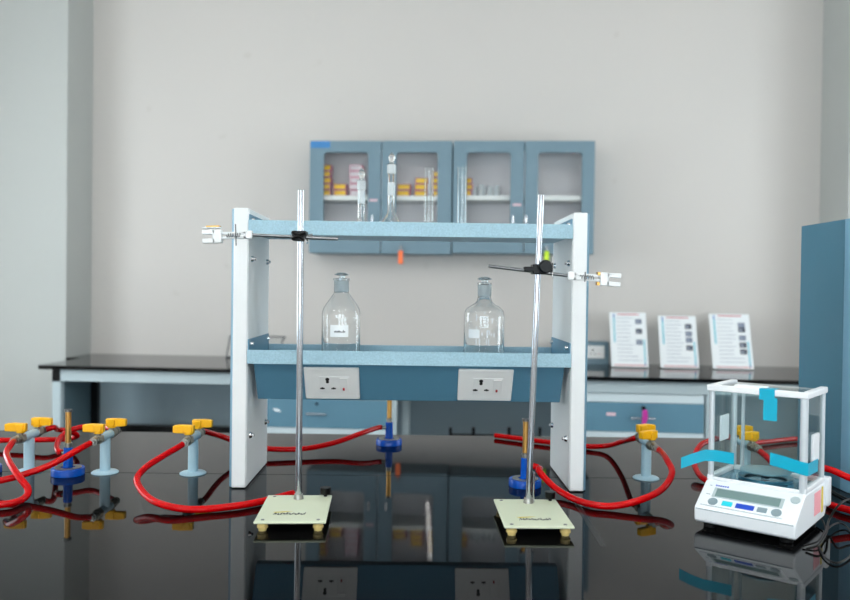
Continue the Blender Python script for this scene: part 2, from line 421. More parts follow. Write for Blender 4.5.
t, ds, a = drawer_block(243, 389, [], 399, 428, 'blue drawer block with a steel pull, left under the back worktop', True)
pull(ds[0][0], a, 316, 414, 21); lock(ds[0][0], a, 317, 403.5)
s_, z = WS(277, 410, DP); s_ -= a
G().prism([(s_ - .028, z + .012), (s_ + .012, z + .008), (s_ + .03, z - .012), (s_ - .014, z - .006)], -.0052, -.004, 'xz').obj('paper_scrap', 'paper_white', ds[0][0])
t, ds, a = drawer_block(570, 704, [], 403, 432, 'blue drawer block with a key in its lock, under the three framed sheets', True)
pull(ds[0][0], a, 643, 418.5, 24)
s_, z = lock(ds[0][0], a, 643, 408, 'black_plastic')
kt = G(); kt.cyl((s_, -.03, z + .004), (s_, -.014, z + .004), .012, n=10, m=1); kt.prism([(s_ - .012, z - .004), (s_ + .016, z - .004), (s_ + .022, z - .05), (s_ + .008, z - .10), (s_ - .016, z - .10), (s_ - .014, z - .05)], -.058, -.046, 'xz')
ko = kt.obj('key_tag', ['tag_magenta', 'black_plastic']); tag(ko, 'magenta key tag hanging from the right drawer lock', 'key tag'); ko.location = wf(a, DP, 0); ko.rotation_euler = (0, 0, -TH)
s_, z = WS(611, 414, DP); s_ -= a
G().box(s_ - .03, s_ + .03, -.0055, -.004, z - .01, z + .01).obj('label_strip', 'label_pink', ds[0][0])
# low black rack standing against the wall in the open bay
_, z = WS(480, 434, .2); a, _ = WS(449, 434, .2)
rk = wthing('wire_rack', 'low black wire rack in the open bay under the back worktop', 'rack', a, .2, 0)
e, _ = WS(541, 434, .2); e -= a
G().box(0, e, -.02, 0, z - .012, z).obj('rail', 'black_plastic', rk)
for p in (450.5, 473.5, 509, 540):
    q, zt = WS(p, 427, .2); q -= a
    G().box(max(0, q - .012), min(e, q + .012), -.02, 0, 0, zt).obj('post', 'black_plastic', rk)

# socket pods on the back worktop
def plate(parent, w, h, M, flip=False):
    """a white socket plate in local xz facing -y, placed by matrix M"""
    def put(g): g.v = [tuple(M @ Vector(v)) for v in g.v]; return g
    p = put(G().box(-w / 2, w / 2, -.008, 0, -h / 2, h / 2)).obj('socket_plate', 'socket_white', parent, bevel=.003)
    put(G().box(-.034, .048, -.0092, -.007, -.026, .026)).obj('socket_module', 'socket_white', p, bevel=.0008)
    g = G().cyl((-.012, -.0100, .017), (-.012, -.0088, .017), .0055, n=14).cyl((-.012, -.0100, .008), (-.012, -.0088, .008), .0045, n=14)
    for x in (-.027, .004):
        g.cyl((x, -.0100, -.014), (x, -.0088, -.014), .0036, n=12); g.box(x - .0065, x + .0065, -.0100, -.0088, -.0165, -.0125)
    put(g).obj('socket_holes', 'socket_dark', p)
    sw = put(G().prism([(-.0095, -.022), (-.0115, .022), (-.007, .022), (-.007, -.022)], .022, .044, 'yz')).obj('switch', 'socket_white', p, bevel=.0008)
    put(G().box(.0295, .0345, -.0125, -.009, -.019, -.012)).obj('switch_mark', 'switch_red', p)
    return p
def pod(px0, px1, ytop, ybot, label, plates):
    a, z1 = WS(px0, ytop, .12); b, _ = WS(px1, ytop, .12); w = b - a; h = z1 - T
    t = wthing('socket_pod', label, 'socket box', (a + b) / 2, .006, T, 'socket boxes on the back worktop')
    G().prism([(0, 0), (-.13, 0), (-.11, h), (0, h)], -w / 2, w / 2, 'yz').obj('housing', 'blue_cabinet', t, bevel=.004)
    sl_ = math.atan2(.02, h)
    for q in plates:
        M = Matrix.Translation((q, -.121 + .001, h * .55)) @ Matrix.Rotation(-sl_, 4, 'X'); plate(t, .15, .095, M)
a, z1 = WS(227.5, 336.5, .20); b, _ = WS(283.5, 337.5, .16); w = b - a; h = z1 - T
t = wthing('acrylic_stand', 'empty clear acrylic stand on the back worktop behind the left shelf panel', 'stand', (a + b) / 2, .12, T)
G().box(-w / 2 + .012, w / 2 - .012, -.012, -.009, .02, h - .012).obj('clear_sheet', 'acrylic', t)
for q0, q1 in (((-w / 2 - .03, 0), (-w / 2, h)), ((w / 2 + .0, 0), (w / 2 - .02, h - .03)), ((-w / 2, h), (w / 2 + .006, h)), ((w / 2 + .006, h), (w / 2 - .02, h - .035)), ((-w / 2 - .03, .006), (w / 2, .006))):
    G().cyl((q0[0], -.0105, q0[1]), (q1[0], -.0105, q1[1]), .006, n=8).obj('edge', 'dark_steel', t)
pod(553, 609, 341, 365, 'blue socket box beside the leftmost framed sheet', [0.10])

# framed sheets
def sign(px, yb, hh, wpx, label, photos):
    D = 5.80; s_, _ = WS(px, yb, .33)
    w = wpx * 5.75 / F; h = hh; lean = math.radians(19)
    t = wthing('sign_holder', label, 'sign holder', s_, .33, T, 'framed sheets on the back worktop')
    G().box(-w / 2, w / 2, -.02, .10, 0, .004).obj('foot', 'acrylic', t, bevel=.001)
    M = Matrix.Translation((0, 0, .004)) @ Matrix.Rotation(-lean, 4, 'X')
    def put(g): g.v = [tuple(M @ Vector(v)) for v in g.v]; return g
    put(G().box(-w / 2 - .002, w / 2 + .002, 0, .004, 0, h + .004)).obj('back_sheet', 'acrylic', t, bevel=.001)
    pp = put(G().box(-w / 2, w / 2, -.0015, -.0005, .003, h)).obj('printed_sheet', 'paper_white', t)
    g = G()
    y0, y1 = -.0022, -.0016
    g.box(-w * .28, w * .3, y0, y1, h * .955, h * .975, 0)
    g.box(-w * .42, w * .46, y0, y1, h * .03, h * .045, 0)
    g.box(-w * .40, -w * .365, y0, y1, h * .45, h * .90, 1); g.box(-w * .40, -w * .365, y0, y1, h * .90, h * .97, 2)
    g.box(w * .40, w * .43, y0, y1, h * .06, h * .50, 1); g.box(w * .40, w * .43, y0, y1, h * .03, h * .10, 2)
    rr = random.Random(int(px))
    for i in range(12):
        z = h * (.90 - i * .070); g.box(-w * .32, w * (.02 + .12 * rr.random() if i < 10 else .22 + .1 * rr.random()), y0, y1, z - .0035, z, 3)
    for z, m in photos:
        g.box(w * .20, w * .37, y0, y1, h * z - .021, h * z + .017, m)
        g.box(w * .23, w * .30, y0 - .0003, y1, h * z - .012, h * z + .004, 3)
    put(g).obj('print', ['print_red', 'print_cyan', 'print_blue', 'print_grey', 'print_dark', 'print_photo'], pp)
sign(630, 367.8, .415, 37, 'framed sheet with three small photos, leftmost on the back worktop', [(.84, 5), (.66, 4), (.46, 5)])
sign(680, 369.2, .395, 38, 'framed sheet with four small photos, middle of the three', [(.80, 4), (.66, 5), (.54, 5), (.39, 4)])
sign(733.5, 371, .415, 40, 'framed sheet nearest the blue shelf end, rightmost of the three', [(.80, 5), (.72, 4), (.57, 5), (.44, 4), (.32, 4)])

# ------------------------------------------------------------------ wall cabinets
CD = 0.34
def cabinet(px0, px1, pxm, label, panes, knobs, deco):
    a, z1 = WS(px0, 140.7, CD); b, _ = WS(px1, 140.7, CD); _, z0 = WS((px0 + px1) / 2, 253.5, CD)
    w = b - a; h = z1 - z0; th = .02
    t = wthing('wall_cabinet', label, 'cabinet', a, CD, z0, 'wall cabinets')
    D = CD - .003
    g = G().box(0, w, .024, D, 0, th).box(0, w, .024, D, h - th, h).box(0, th, .024, D, th, h - th).box(w - th, w, .024, D, th, h - th)
    g.obj('carcass', 'blue_cabinet', t)
    G().box(th, w - th, D - .012, D - .004, th, h - th).obj('back_panel', 'cabinet_inside', t)
    zs = WS((px0 + px1) / 2, 195.5, CD - .03)[1] - z0
    G().box(th + .001, w - th - .001, .035, D - .013, zs - .034, zs).obj('shelf', 'cabinet_shelf', t)
    mid = WS(pxm, 200, CD)[0] - a
    for i, (e0, e1, (p0, p1)) in enumerate(((0, mid - .003, panes[0]), (mid + .003, w, panes[1]))):
        h0 = WS(p0, 180, CD)[0] - a; h1 = WS(p1, 180, CD)[0] - a
        ht = WS((p0 + p1) / 2, 152.3, CD)[1] - z0; hb = .15
        d = G().frame(e0 + .001, e1 - .001, .002, h - .001, h0, h1, hb, ht, 0, .022, .028).obj('door', 'blue_cabinet', t)
        G().box(h0 - .006, h1 + .006, .0225, .0255, hb - .006, ht + .006).obj('pane', 'pane', d)
        if knobs[i]:
            q, z = WS(knobs[i], 220, CD); q -= a; z -= z0
            g = G().cyl((q, -.022, z - .03), (q, -.022, z + .03), .006, n=10)
            for s2 in (-.022, .022): g.cyl((q, -.022, z + s2), (q, 0, z + s2), .005, n=8)
            g.obj('handle', 'chrome', d)
        for (lp, ly, lw, lh, lm) in deco[i]:
            q, z = WS(lp, ly, CD); q -= a; z -= z0
            G().box(q - lw / 2, q + lw / 2, -.0015, .0005, z - lh / 2, z + lh / 2).obj('sticker', lm, d)
    return t, a, z0, zs
cA = cabinet(310, 452.3, 381, 'blue-grey wall cabinet with yellow boxes behind its glass doors', [(323.5, 368), (396, 437.5)], [372.5, 390],
             [[(320.5, 144.5, .145, .05, 'label_blue'), (373.5, 200.2, .058, .016, 'label_pink')], [(330 + 55, 700, 0, 0, 'label_pink')][:0]])
cB = cabinet(453.6, 595.3, 524.3, 'blue-grey wall cabinet with glass jars behind its left door', [(466.5, 510.5), (538, 582)], [513, 526],
             [[(517, 204.8, .06, .016, 'label_pink')], []])
# key fobs in the cabinet locks
def fob(px, py, label, m, ln):
    s_, z = WS(px, py, CD)
    t = wthing('key_fob', label, 'key tag', s_, CD, z, 'key tags')
    G().cyl((0, -.016, 0), (0, -.001, 0), .013, n=14).obj('lock_barrel', 'dark_steel', t)
    G().prism([(-.006, .012), (.006, .012), (.006, -.02), (-.006, -.02)], -.026, -.018, 'yz' if False else 'xz').obj('key', 'dark_steel', t)
    G().prism([(-.014, -.022), (.014, -.022), (.018, -.04), (.018, -.022 - ln), (-.018, -.022 - ln), (-.018, -.04)], -.028, -.018, 'xz').obj('fob', m, t, bevel=.004)
fob(401, 247.5, 'orange key tag hanging from the lock of the left wall cabinet', 'tag_orange', .10)
fob(546.5, 248, 'lime green key tag hanging from the right wall cabinet', 'tag_green', .095)

# boxes on the cabinet shelves
nb = 0
def stock_box(cab, px, w, hgt, lvl, d_in, yellow, label, jig=0.0):
    t0, a, z0, zs = cab
    s_, _ = WS(px, 190, CD - d_in)
    s_ += jig
    t = wthing('stock_box', label, 'box', s_, CD - d_in, z0 + zs + lvl * (hgt + .0005) + .0003, 'boxes in the wall cabinets')
    G().box(-w / 2, w / 2, 0, .09, 0, hgt).obj('carton', 'box_purple' if yellow else 'box_pink', t, bevel=.0015)
    G().box(-w * .43, w * .40, -.0012, .0002, hgt * .20, hgt * .86).obj('label_panel', 'box_yellow' if yellow else 'box_pale', t)
ORD = ['bottom', 'second', 'third', 'fourth', 'fifth', 'top']
def stack(cab, px, w, n, yellow, where, hgt=.047, d_in=.10):
    for i in range(n):
        which = 'top' if i == n - 1 else ('bottom' if i == 0 else ORD[i] + ' from below')
        stock_box(cab, px, w, hgt, i, d_in, yellow, ('yellow and purple' if yellow else 'pink and white') + ' box, ' + which + ' in the stack ' + where, random.uniform(-.006, .006))
stack(cA, 326.5, .065, 5, True, 'at the far left')
stack(cA, 340.5, .100, 2, True, 'of two, leftmost door')
stack(cA, 356.5, .100, 5, False, 'in the leftmost door')
stack(cA, 403.5, .105, 2, True, 'of two, second door')
stack(cA, 421.5, .100, 3, True, 'of three, second door')
stack(cA, 437, .080, 4, True, 'of four, second door')
stack(cB, 467, .08, 3, True, 'beside the glass jars', .045)
for i, (px, r, h) in enumerate(((474, .022, .085), (481.5, .030, .092), (490, .024, .082), (497, .026, .085))):
    s_, _ = WS(px, 190, CD - .14)
    o = G().lathe([(0, 0), (r, 0), (r, h * .8), (r * .75, h * .88), (r * .75, h), (r * .7, h), (r * .7, h * .86), (r * .93, h * .78), (r * .93, .003), (0, .003)], n=20).obj('glass_jar', 'frosted')
    o.location = wf(s_, CD - .14, cB[2] + cB[3] + .0004)
    tag(o, ['small cloudy glass jar next to the yellow boxes', 'widest cloudy glass jar on the right cabinet shelf', 'third cloudy glass jar on the right cabinet shelf', 'cloudy glass jar furthest from the yellow boxes'][i], 'jar', 'glass jars in the right wall cabinet')

# ------------------------------------------------------------------ island bench
ib = thing('island_bench', 'black polished granite island bench in the foreground', 'bench', (0.2, 2.15, 0))
YS = PZ(425, 476, 0).y; YB = PZ(425, 435, 0).y
XL, XR = -2.1, 2.55
G().box(XL - .2, XR - .2, 1.02 - 2.15, YS - .0015 - 2.15, T - .03, T).obj('granite_slab', 'black_granite', ib, bevel=.0012)
G().box(XL - .2, XR - .2, YS + .0015 - 2.15, YB - 2.15, T - .03, T).obj('granite_slab', 'black_granite', ib, bevel=.0012)
G().box(XL - .1, XR - .3, 1.12 - 2.15, YB - .08 - 2.15, .08, T - .03).obj('base_cabinet', 'blue_drawer', ib)
G().box(XL - .05, XR - .35, 1.17 - 2.15, YB - .13 - 2.15, 0, .08).obj('plinth', 'black_plastic', ib)

# ------------------------------------------------------------------ reagent shelf
Y1 = 2.16; Y2 = 2.468
pl0, pl1 = PY(232.4, 350, Y1).x, PY(246.8, 350, Y1).x
pr0, pr1 = PY(571.5, 350, Y1).x, PY(585.6, 350, Y1).x
XC = (pl1 + pr0) / 2; HW = (pr0 - pl1) / 2; PT = (pl1 - pl0 + pr1 - pr0) / 2
def zy(px, py, Y): return PY(px, py, Y).z - T
PTOP = (zy(240, 208, Y1) + zy(580, 212.3, Y1)) / 2
def tray(t, name, zt, zb, floor_z, flange, parent_mat):
    dp = Y2 - Y1
    g = G()
    g.box(-HW + .001, HW - .001, -.002, .004, zb, zt)                # front lip
    g.box(-HW + .001, HW - .001, dp - .008, dp - .004, floor_z - .004, zt - .004)        # back lip
    g.box(-HW + .001, HW - .001, .004, dp - .004, floor_z - .006, floor_z)
    o = g.obj(name, parent_mat, t, bevel=.001)
    for sg in (-1, 1):
        x = sg * (HW - .001)
        G().box(min(x, x - sg * .003), max(x, x - sg * .003), .006, dp - .008, floor_z, flange).obj('side_flange', 'blue_box', o)
        for yy, zz in ((.035, flange - .014), (dp - .03, flange - .014)):
            G().cyl((x - sg * .003, yy, zz), (x - sg * .010, yy, zz), .0065, .005, n=10).obj('bolt', 'chrome', o)
    return o
def reagent_shelf(label, loc):
    t = thing('reagent_shelf', label, 'shelf', loc, 0, 'reagent shelves on the island bench')
    dp = Y2 - Y1
    for sg in (-1, 1):
        a, b = sorted((sg * HW, sg * (HW + PT)))
        g = G().box(a, b, 0, dp, .002, PTOP)
        p = g.obj('side_panel', ['white_laminate'], t, bevel=.0025)
        ia, ib2 = sorted((sg * HW, sg * (HW - .0012)))
        G().box(ia, ib2, .006, dp - .004, .008, PTOP - .006).obj('inner_sheet', 'grey_laminate', p)
        o0 = sg * (HW + PT)
        G().prism([(o0, .056), (o0 + sg * .009, .056), (o0 + sg * .009, dp), (o0, dp)], .002, PTOP - .002).obj('side_cladding', 'blue_clad', p)
        G().prism([(o0, .006), (o0 + sg * .009, .018), (o0 + sg * .009, .0555), (o0, .0555)], .002, PTOP - .002).obj('edge_trim', 'blue_edge', p)
        for yy, zz in ((.045, .622), (dp - .04, .622), (.045, .137), (dp - .04, .137)):
            x = sg * (HW - .0012)
            G().cyl((x, yy, zz), (x - sg * .006, yy, zz), .009, .007, n=12).cyl((x - sg * .006, yy, zz), (x - sg * .012, yy, zz), .0045, n=8).obj('bolt', 'chrome', p)
    zt = (zy(249, 220.3, Y1) + zy(571, 224, Y1)) / 2; zb = (zy(249, 235, Y1) + zy(571, 238.2, Y1)) / 2
    tray(t, 'upper_shelf', zt, zb, zb + .012, zt + .016, 'blue_light')
    zt2 = (zy(248, 349.3, Y1) + zy(570, 354.2, Y1)) / 2; zb2 = (zy(248, 363.4, Y1) + zy(570, 368, Y1)) / 2
    tray(t, 'lower_shelf', zt2, zb2, zb2 + .006, zt2 + .028, 'blue_light')
    zb3 = .2315; yt, yb = .02, .085
    sb_ = G().prism([(yt, zb2 - .001), (yb, zb3), (yb + .028, zb3), (yb + .045, zb2 - .001)], -HW + .014, HW - .014, 'yz').obj('service_box', 'blue_box', t, bevel=.002)
    tilt = math.atan2(yb - yt, zb2 - zb3); zc = (zb2 + zb3) / 2 - .000
    for pxc in (332.3, 485):
        x = PY(pxc, 384, Y1 + (yt + yb) / 2).x - XC
        M = Matrix.Translation((x, (yt + yb) / 2 - .0005, zc)) @ Matrix.Rotation(tilt, 4, 'X')
        plate(t, .151, .108, M)
    return t, zb + .012, zb2 + .006
shelf, ZU, ZL = reagent_shelf('blue and white two-tier shelf with two bottles, centre of the bench', (XC, Y1, T))
dup(shelf, (PY(799.3, 350, Y2).x + HW + PT + .009, Y1, T), 'blue-sided two-tier shelf cut off at the right edge, behind the balance')

# ------------------------------------------------------------------ reagent bottles and glassware
def bottle(px, label, prof, neck, stop_z, deco):
    p = PY(px, 330, 2.33); wt = .0016
    t = thing('reagent_bottle', label, 'bottle', (p.x, 2.33, T + ZL + .0005), 0, 'stoppered bottles on the lower shelf')
    inner = [(max(r - wt, 0), z) for r, z in reversed(prof[2:])]; nr, n0, n1 = neck
    inner = [(nr - .0035, prof[-1][1]), (nr - .0035, n0 + .006)] + [q for q in inner if q[1] < n0 - .002 and q[1] > .01] + [(prof[2][0] - wt, .008), (prof[1][0] - .001, .003), (0, .003)]
    G().lathe(prof + inner, n=48).obj('flask_body', 'glass', t, ang=60)
    G().lathe([(nr + .0002, n0 + .002), (nr + .0006, n0 + .004), (nr + .0006, n1 - .003), (nr + .0002, n1 - .001)], n=32).obj('ground_joint', 'haze', t)
    z = stop_z
    G().lathe([(0, z - .040), (nr - .0065, z - .040), (nr - .004, z - .008), (.0085, z - .006), (.0085, z), (.0195, z + .0015), (.0225, z + .003), (.021, z + .0045), (.012, z + .0085), (0, z + .011)], n=32).obj('stopper', 'stopper_glass', t, ang=50)
    deco(t)
def decoL(t):
    l = G().patch(.0565, -27, 27, .062, .096).obj('paper_label', 'paper_white', t)
    g = G(); rr = random.Random(3)
    for i in range(9):
        a = -14 + i * 3.6; g.patch(.0570, a, a + 2.4, .0745, .0775 + .004 * rr.random(), n=2, th=.0003)
    g.obj('lettering', 'ink', l)
bottle(341, 'clear glass stoppered bottle with a white paper label', 
       [(0, 0), (.05, 0), (.056, .006), (.056, .122), (.0555, .132), (.052, .143), (.045, .155), (.036, .167), (.0275, .179), (.0225, .186), (.021, .19), (.021, .222), (.025, .2235), (.025, .2285), (.0225, .2295)],
       (.021, .188, .223), .2365, decoL)
def decoR(t):
    g = G(); p = lambda a0, a1, z0, z1: g.patch(.0594, a0, a1, z0, z1, n=3, th=.0003)
    p(-52, -17, .063, .088)
    for z in (.12, .085, .050): p(-28, -25, z - .008, z + .012)
    p(-28, -20, .122, .1245); p(-8, 4, .120, .124); p(1, 4, .102, .120); p(-5, -2, .132, .140); p(12, 24, .117, .120); p(16, 20, .106, .118)
    p(-12, -8, .070, .080); p(2, 6, .064, .086); p(6, 10, .082, .086); p(6, 10, .072, .075); p(9, 12, .075, .085); p(14, 17, .070, .078); p(22, 26, .068, .078)
    p(-19, -15, .046, .062); p(1, 4, .046, .060); p(7, 10, .044, .062)
    g.obj('printed_marks', 'print_white', t)
bottle(484, 'clear glass stoppered bottle with worn white printed marks',
       [(0, 0), (.053, 0), (.059, .006), (.059, .124), (.0583, .134), (.0548, .143), (.048, .150), (.038, .156), (.028, .162), (.022, .169), (.0195, .180), (.0195, .216), (.0212, .2175), (.0212, .2215), (.0195, .2225)],
       (.0195, .180, .217), .2295, decoR)
def flask(px, ytop, label, bulb_r, flare, scale_top, frost, patch):
    p = PY(px, 200, 2.33); zt = zy(px, ytop, 2.33) - ZU
    t = thing('volumetric_flask', label, 'flask', (p.x, 2.33, T + ZU + .0005), 0, 'stoppered flasks on the upper shelf')
    nr = .0108; zn = zt - .037                     # top of the ground joint
    pr = [(0, 0), (bulb_r * .8, 0), (bulb_r, .008), (bulb_r * .98, .014)] + flare + [(nr, flare[-1][1] + .012), (nr, zn - .03), (.0122, zn - .028), (.0125, zn - .002), (.0138, zn)]
    inner = [(r - .0014, z) for r, z in reversed(pr[2:])]; inner[-1] = (bulb_r * .75, .003)
    G().lathe(pr + inner + [(0, .003)], n=32).obj('flask_body', 'glass', t, ang=60)
    G().lathe([(0, zn - .028), (.0092, zn - .028), (.0112, zn - .001), (.0075, zn + .003), (.0062, zn + .008), (.009, zn + .013), (.0098, zn + .021), (.007, zn + .029), (.004, zn + .033), (0, zn + .036)], n=24).obj('stopper', 'glass', t, ang=60)
    g = G().lathe([(.0128, zn - .027), (.0131, zn - .026), (.0131, zn - .002), (.0128, zn - .001)], n=24)
    g.obj('ground_joint', 'frosted', t)
    z0, z1 = patch
    G().patch(.0110, -70, 70, zy(px, z1, 2.33) - ZU, zy(px, z0, 2.33) - ZU).obj('frosted_label', 'frosted', t)
flask(361.5, 168, 'short stoppered volumetric flask, leftmost on the upper shelf', .022, [(.021, .020), (.017, .033), (.0125, .044)], 0, 0, (191, 204))
flask(391.2, 151.8, 'tall stoppered volumetric flask with a flared shoulder', .046, [(.041, .024), (.034, .034), (.025, .045), (.016, .059)], 0, 0, (183, 196))
def cylinder(px, ytop, label):
    p = PY(px, 200, 2.33); h = zy(px, ytop, 2.33) - ZU; r = .0142
    t = thing('glass_cylinder', label, 'glass cylinder', (p.x, 2.33, T + ZU + .0005), 0, 'glass cylinders on the upper shelf')
    G().lathe([(0, 0), (.026, 0), (.026, .004), (r, .010), (r, h - .004), (r + .0015, h - .002), (r + .0015, h), (r - .0002, h), (r - .0012, h - .004), (r - .0012, .012), (0, .012)], n=32).obj('cylinder_body', 'tube_glass', t, ang=60)
    g = G()
    for i in range(16):
        z = .03 + i * (h - .06) / 15; g.patch(r + .0001, -10, 45 if i % 5 == 0 else 22, z, z + .0016, n=3, th=.0002)
    g.obj('graduation', 'print_white', t)
cylinder(429, 167.5, 'slim clear glass cylinder in front of the second cabinet door')
cylinder(462, 167.5, 'slim clear glass cylinder, rightmost on the upper shelf')

# ------------------------------------------------------------------ retort stands, bosses, clamps
def retort(pf, pb, w, label, rotz, rod_px, lean, ln, knob, thin_rod, mark):
    A = PZ(*pf, .0235); B = PZ(*pb, .0235); c = (A + B) / 2; dp = (B - A).length
    t = thing('retort_stand', label, 'retort stand', (c.x, c.y, T), rotz, 'retort stands on the island bench')
    pl = G().box(-w / 2, w / 2, -dp / 2, dp / 2, .0180, .0235).obj('base_plate', 'cream_paint', t, bevel=.002)
    g = G()
    for x in (-w / 2 + .018, w / 2 - .018):
        for y in (-dp / 2 + .016, dp / 2 - .014):
            if y > 0 and x * knob > 0: continue
            G().lathe([(0, 0), (.0085, 0), (.0100, .0065), (.0120, .0070), (.0122, .011), (.0110, .012), (.0110, .018), (0, .018)], c=(x, y, 0), n=20).obj('foot', 'rubber_cream', t)
            G().cyl((x, y, .0235), (x, y, .0247), .0045, .0035, n=10).obj('screw_head', 'dark_steel', pl)
    x = knob * (w / 2 - .016); y = dp / 2 - .012
    G().cyl((x, y, 0), (x, y, .030), .0045, n=12).cyl((x, y, .030), (x, y, .046), .0125, .0135, n=16).cyl((x, y, 0), (x, y, .005), .009, n=14).obj('levelling_screw', 'black_plastic', t, bevel=.001)
    rp = PZ(*rod_px, .0235); r0 = Matrix.Rotation(-rotz, 3, 'Z') @ Vector((rp.x - c.x, rp.y - c.y, 0))
    top = r0 + Vector((lean, 0, ln)); r0.z = .0235
    G().cyl(r0, top, .0079, n=24).cyl(top, top + (top - r0).normalized() * .0015, .0079, .006, n=24).obj('rod', 'steel', t)
    G().cyl(r0, r0 + Vector((0, 0, .012)), .0125, .0105, n=20).obj('rod_nut', 'nickel', t)
    if thin_rod: G().cyl(r0 + Vector((.0125, .004, 0)), r0 + Vector((.0135, .004, .075)), .0032, n=12).obj('support_pin', 'steel', t)
    g = G(); rr = random.Random(int(rod_px[0]))
    mx, my = mark
    pts = []
    for i in range(34):
        pts.append((mx - .036 + i * .0022 + (.0025 if i % 3 == 1 else 0), my + (.011 * rr.random() + .003) * (1 if i % 2 else -.6), .0236))
    g.tube(pts, .0009, n=5, sub=3)
    g.obj('worn_lettering', 'ink', pl)
    G().prism([(mx - .040, my + .018), (mx - .01, my + .024), (mx + .006, my + .022), (mx - .012, my + .016), (mx - .034, my + .011)], .0234, .0237).obj('worn_print', 'ink_yellow', pl)
    R = Matrix.Rotation(rotz, 3, 'Z'); off = Vector((c.x, c.y, T))
    return R @ r0 + off, R @ top + off
rL = retort((290, 521.8), (299.9, 495), .160, 'cream-based retort stand with an upright rod, left', math.radians(2.5), (298.6, 498.6), -.0025, zy(300.5, 190, 1.965), 1, False, (-.008, -.055))
rR = retort((538, 526.6), (526.1, 499.1), .156, 'cream-based retort stand with a leaning rod, right', math.radians(0.5), (528.3, 502.6), .020, zy(540, 195, 1.955), 1, True, (-.002, -.062))
def on_rod(rod, py):
    a, b = rod; lo, hi = 0.0, 1.0
    z = PY(425, py, a.y).z
    t = (z - a.z) / (b.z - a.z); return a + (b - a) * t
def rod_at(rod, px, py):
    z = PY(px, py, rod[0].y).z; t = (z - rod[0].z) / (rod[1].z - rod[0].z); return rod[0] + (rod[1] - rod[0]) * t
def boss(c, label, big):
    t = thing('boss_head', label, 'boss clamp', c, 0, 'black boss heads on the retort stands')
    g = G().box(-.017, .017, -.030, -.009, -.012, .012).box(-.017, -.0085, -.009, .012, -.012, .012).box(.0085, .017, -.009, .012, -.012, .012)
    g.obj('body', 'black_plastic', t, bevel=.002)
    G().cyl((.017, -.004, 0), (.030, -.004, .004), .004, n=10).obj('locking_screw', 'dark_steel', t)
    if big: G().box(.028, .034, -.010, .002, -.008, .016).obj('thumb_wing', 'black_plastic', t, bevel=.002)
    if big:
        G().lathe([(0, -.011), (.013, -.011), (.0165, -.006), (.0165, .006), (.013, .011), (0, .011)], c=(.012, -.038, .006), M=Matrix.Rotation(math.pi / 2, 3, 'X'), n=24).obj('knob', 'black_plastic', t)
        G().box(-.038, -.012, -.030, -.012, -.006, .006).obj('arm_jaw', 'black_plastic', t, bevel=.002)
        G().cyl((.030, -.034, -.022), (.031, -.034, .030), .0016, n=8).obj('wing_wire', 'chrome', t)
    else:
        for a in (25, 155, 205, 320):
            v = Vector((math.cos(math.radians(a)), 0, math.sin(math.radians(a))))
            G().cyl(Vector((0, -.034, 0)), Vector((0, -.036, 0)) + v * .019, .005, .0035, n=8).obj('screw_wing', 'black_plastic', t)
        G().cyl((.010, -.032, -.006), (.022, -.040, -.018), .003, n=8).obj('screw', 'chrome', t)
bl = rod_at(rL, 301.5, 236.5); boss(bl, 'small black boss head on the left stand rod', False)
br = rod_at(rR, 537.5, 269.5); boss(br, 'bulky black boss head on the right stand rod', True)
def clamp(c, label, px0, px1, y0, y1, sgn, arm_far, boss_c):
    """local +x runs outward along the clamp; sgn -1 points left"""
    Yc = c.y - .022
    P0 = PY(px0, y0, Yc); P1 = PY(px1, y1, Yc)          # start block to jaw tip
    ln = (P1 - P0).length; be = -math.asin((P1.z - P0.z) / ln); rz = math.pi if sgn < 0 else 0.0; fy = sgn
    t = thing('test_tube_clamp', label, 'clamp', P0, 0, 'white clamps on the retort stands', rot=(0, be, rz))
    G().box(-.004, .012, -.009, .009, -.010, .010).obj('end_block', 'white_laminate', t, bevel=.002)
    G().box(.010, ln * .62, -.006, .006, .002, .008).box(.010, ln * .62, -.006, .006, -.009, -.003).box(.010, .018, -.006, .006, -.009, .008).obj('stem', 'white_laminate', t, bevel=.001)
    j0, j1 = ln * .60, ln
    for q, zz in ((1, .009), (-1, -.012)):
        G().box(j0 + .016, j1, -.010, .010, zz - .006, zz + .005).obj('jaw_prong', 'white_laminate', t, bevel=.0015)
    G().box(j0, j0 + .022, -.010, .010, -.018, .014).obj('jaw_plate', 'white_laminate', t, bevel=.0015)
    if sgn < 0:
        G().box(j0 + .002, j1, -.009, .009, .0175, .0205).obj('upper_jaw', 'white_laminate', t, bevel=.001)
        G().box(j0 + .004, j1 - .010, -.0095, .0095, .0208, .0240).obj('cork_pad', 'brass', t)
    else:
        for zz in (.010, -.014): G().box(j0 - .007, j0 - .001, -.009, .009, zz - .004, zz + .004).obj('cork_pad', 'brass', t)
    xs_ = ln * .30
    G().cyl((xs_, -.009 * fy, -.026 if sgn < 0 else -.012), (xs_, -.009 * fy, .026 if sgn < 0 else .012), .0016, n=8).obj('adjusting_screw', 'dark_steel', t)
    g = G(); pts = []
    for i in range(49):
        a = i / 8 * 2 * math.pi; pts.append((xs_ - .012 + i * .0007, -.011 * fy + .0035 * math.cos(a), -.0005 + .0045 * math.sin(a)))
    g.tube(pts, .0009, n=6, sub=1); g.obj('spring', 'dark_steel', t)
    # the arm rod runs back through the boss
    af = PY(*arm_far, Yc); M = (Matrix.Translation(P0) @ Matrix.Rotation(rz, 4, 'Z') @ Matrix.Rotation(be, 4, 'Y')).inverted()
    G().cyl(M @ P0, M @ af, .0042, n=14).obj('arm_rod', 'dark_steel', t)
clamp(bl, 'white clamp pointing left from the left retort stand', 251, 203, 234.8, 236.0, -1, (338, 239), bl)
clamp(br, 'white clamp pointing right from the right retort stand', 569, 620, 275.8, 279.5, 1, (488.5, 266), br)

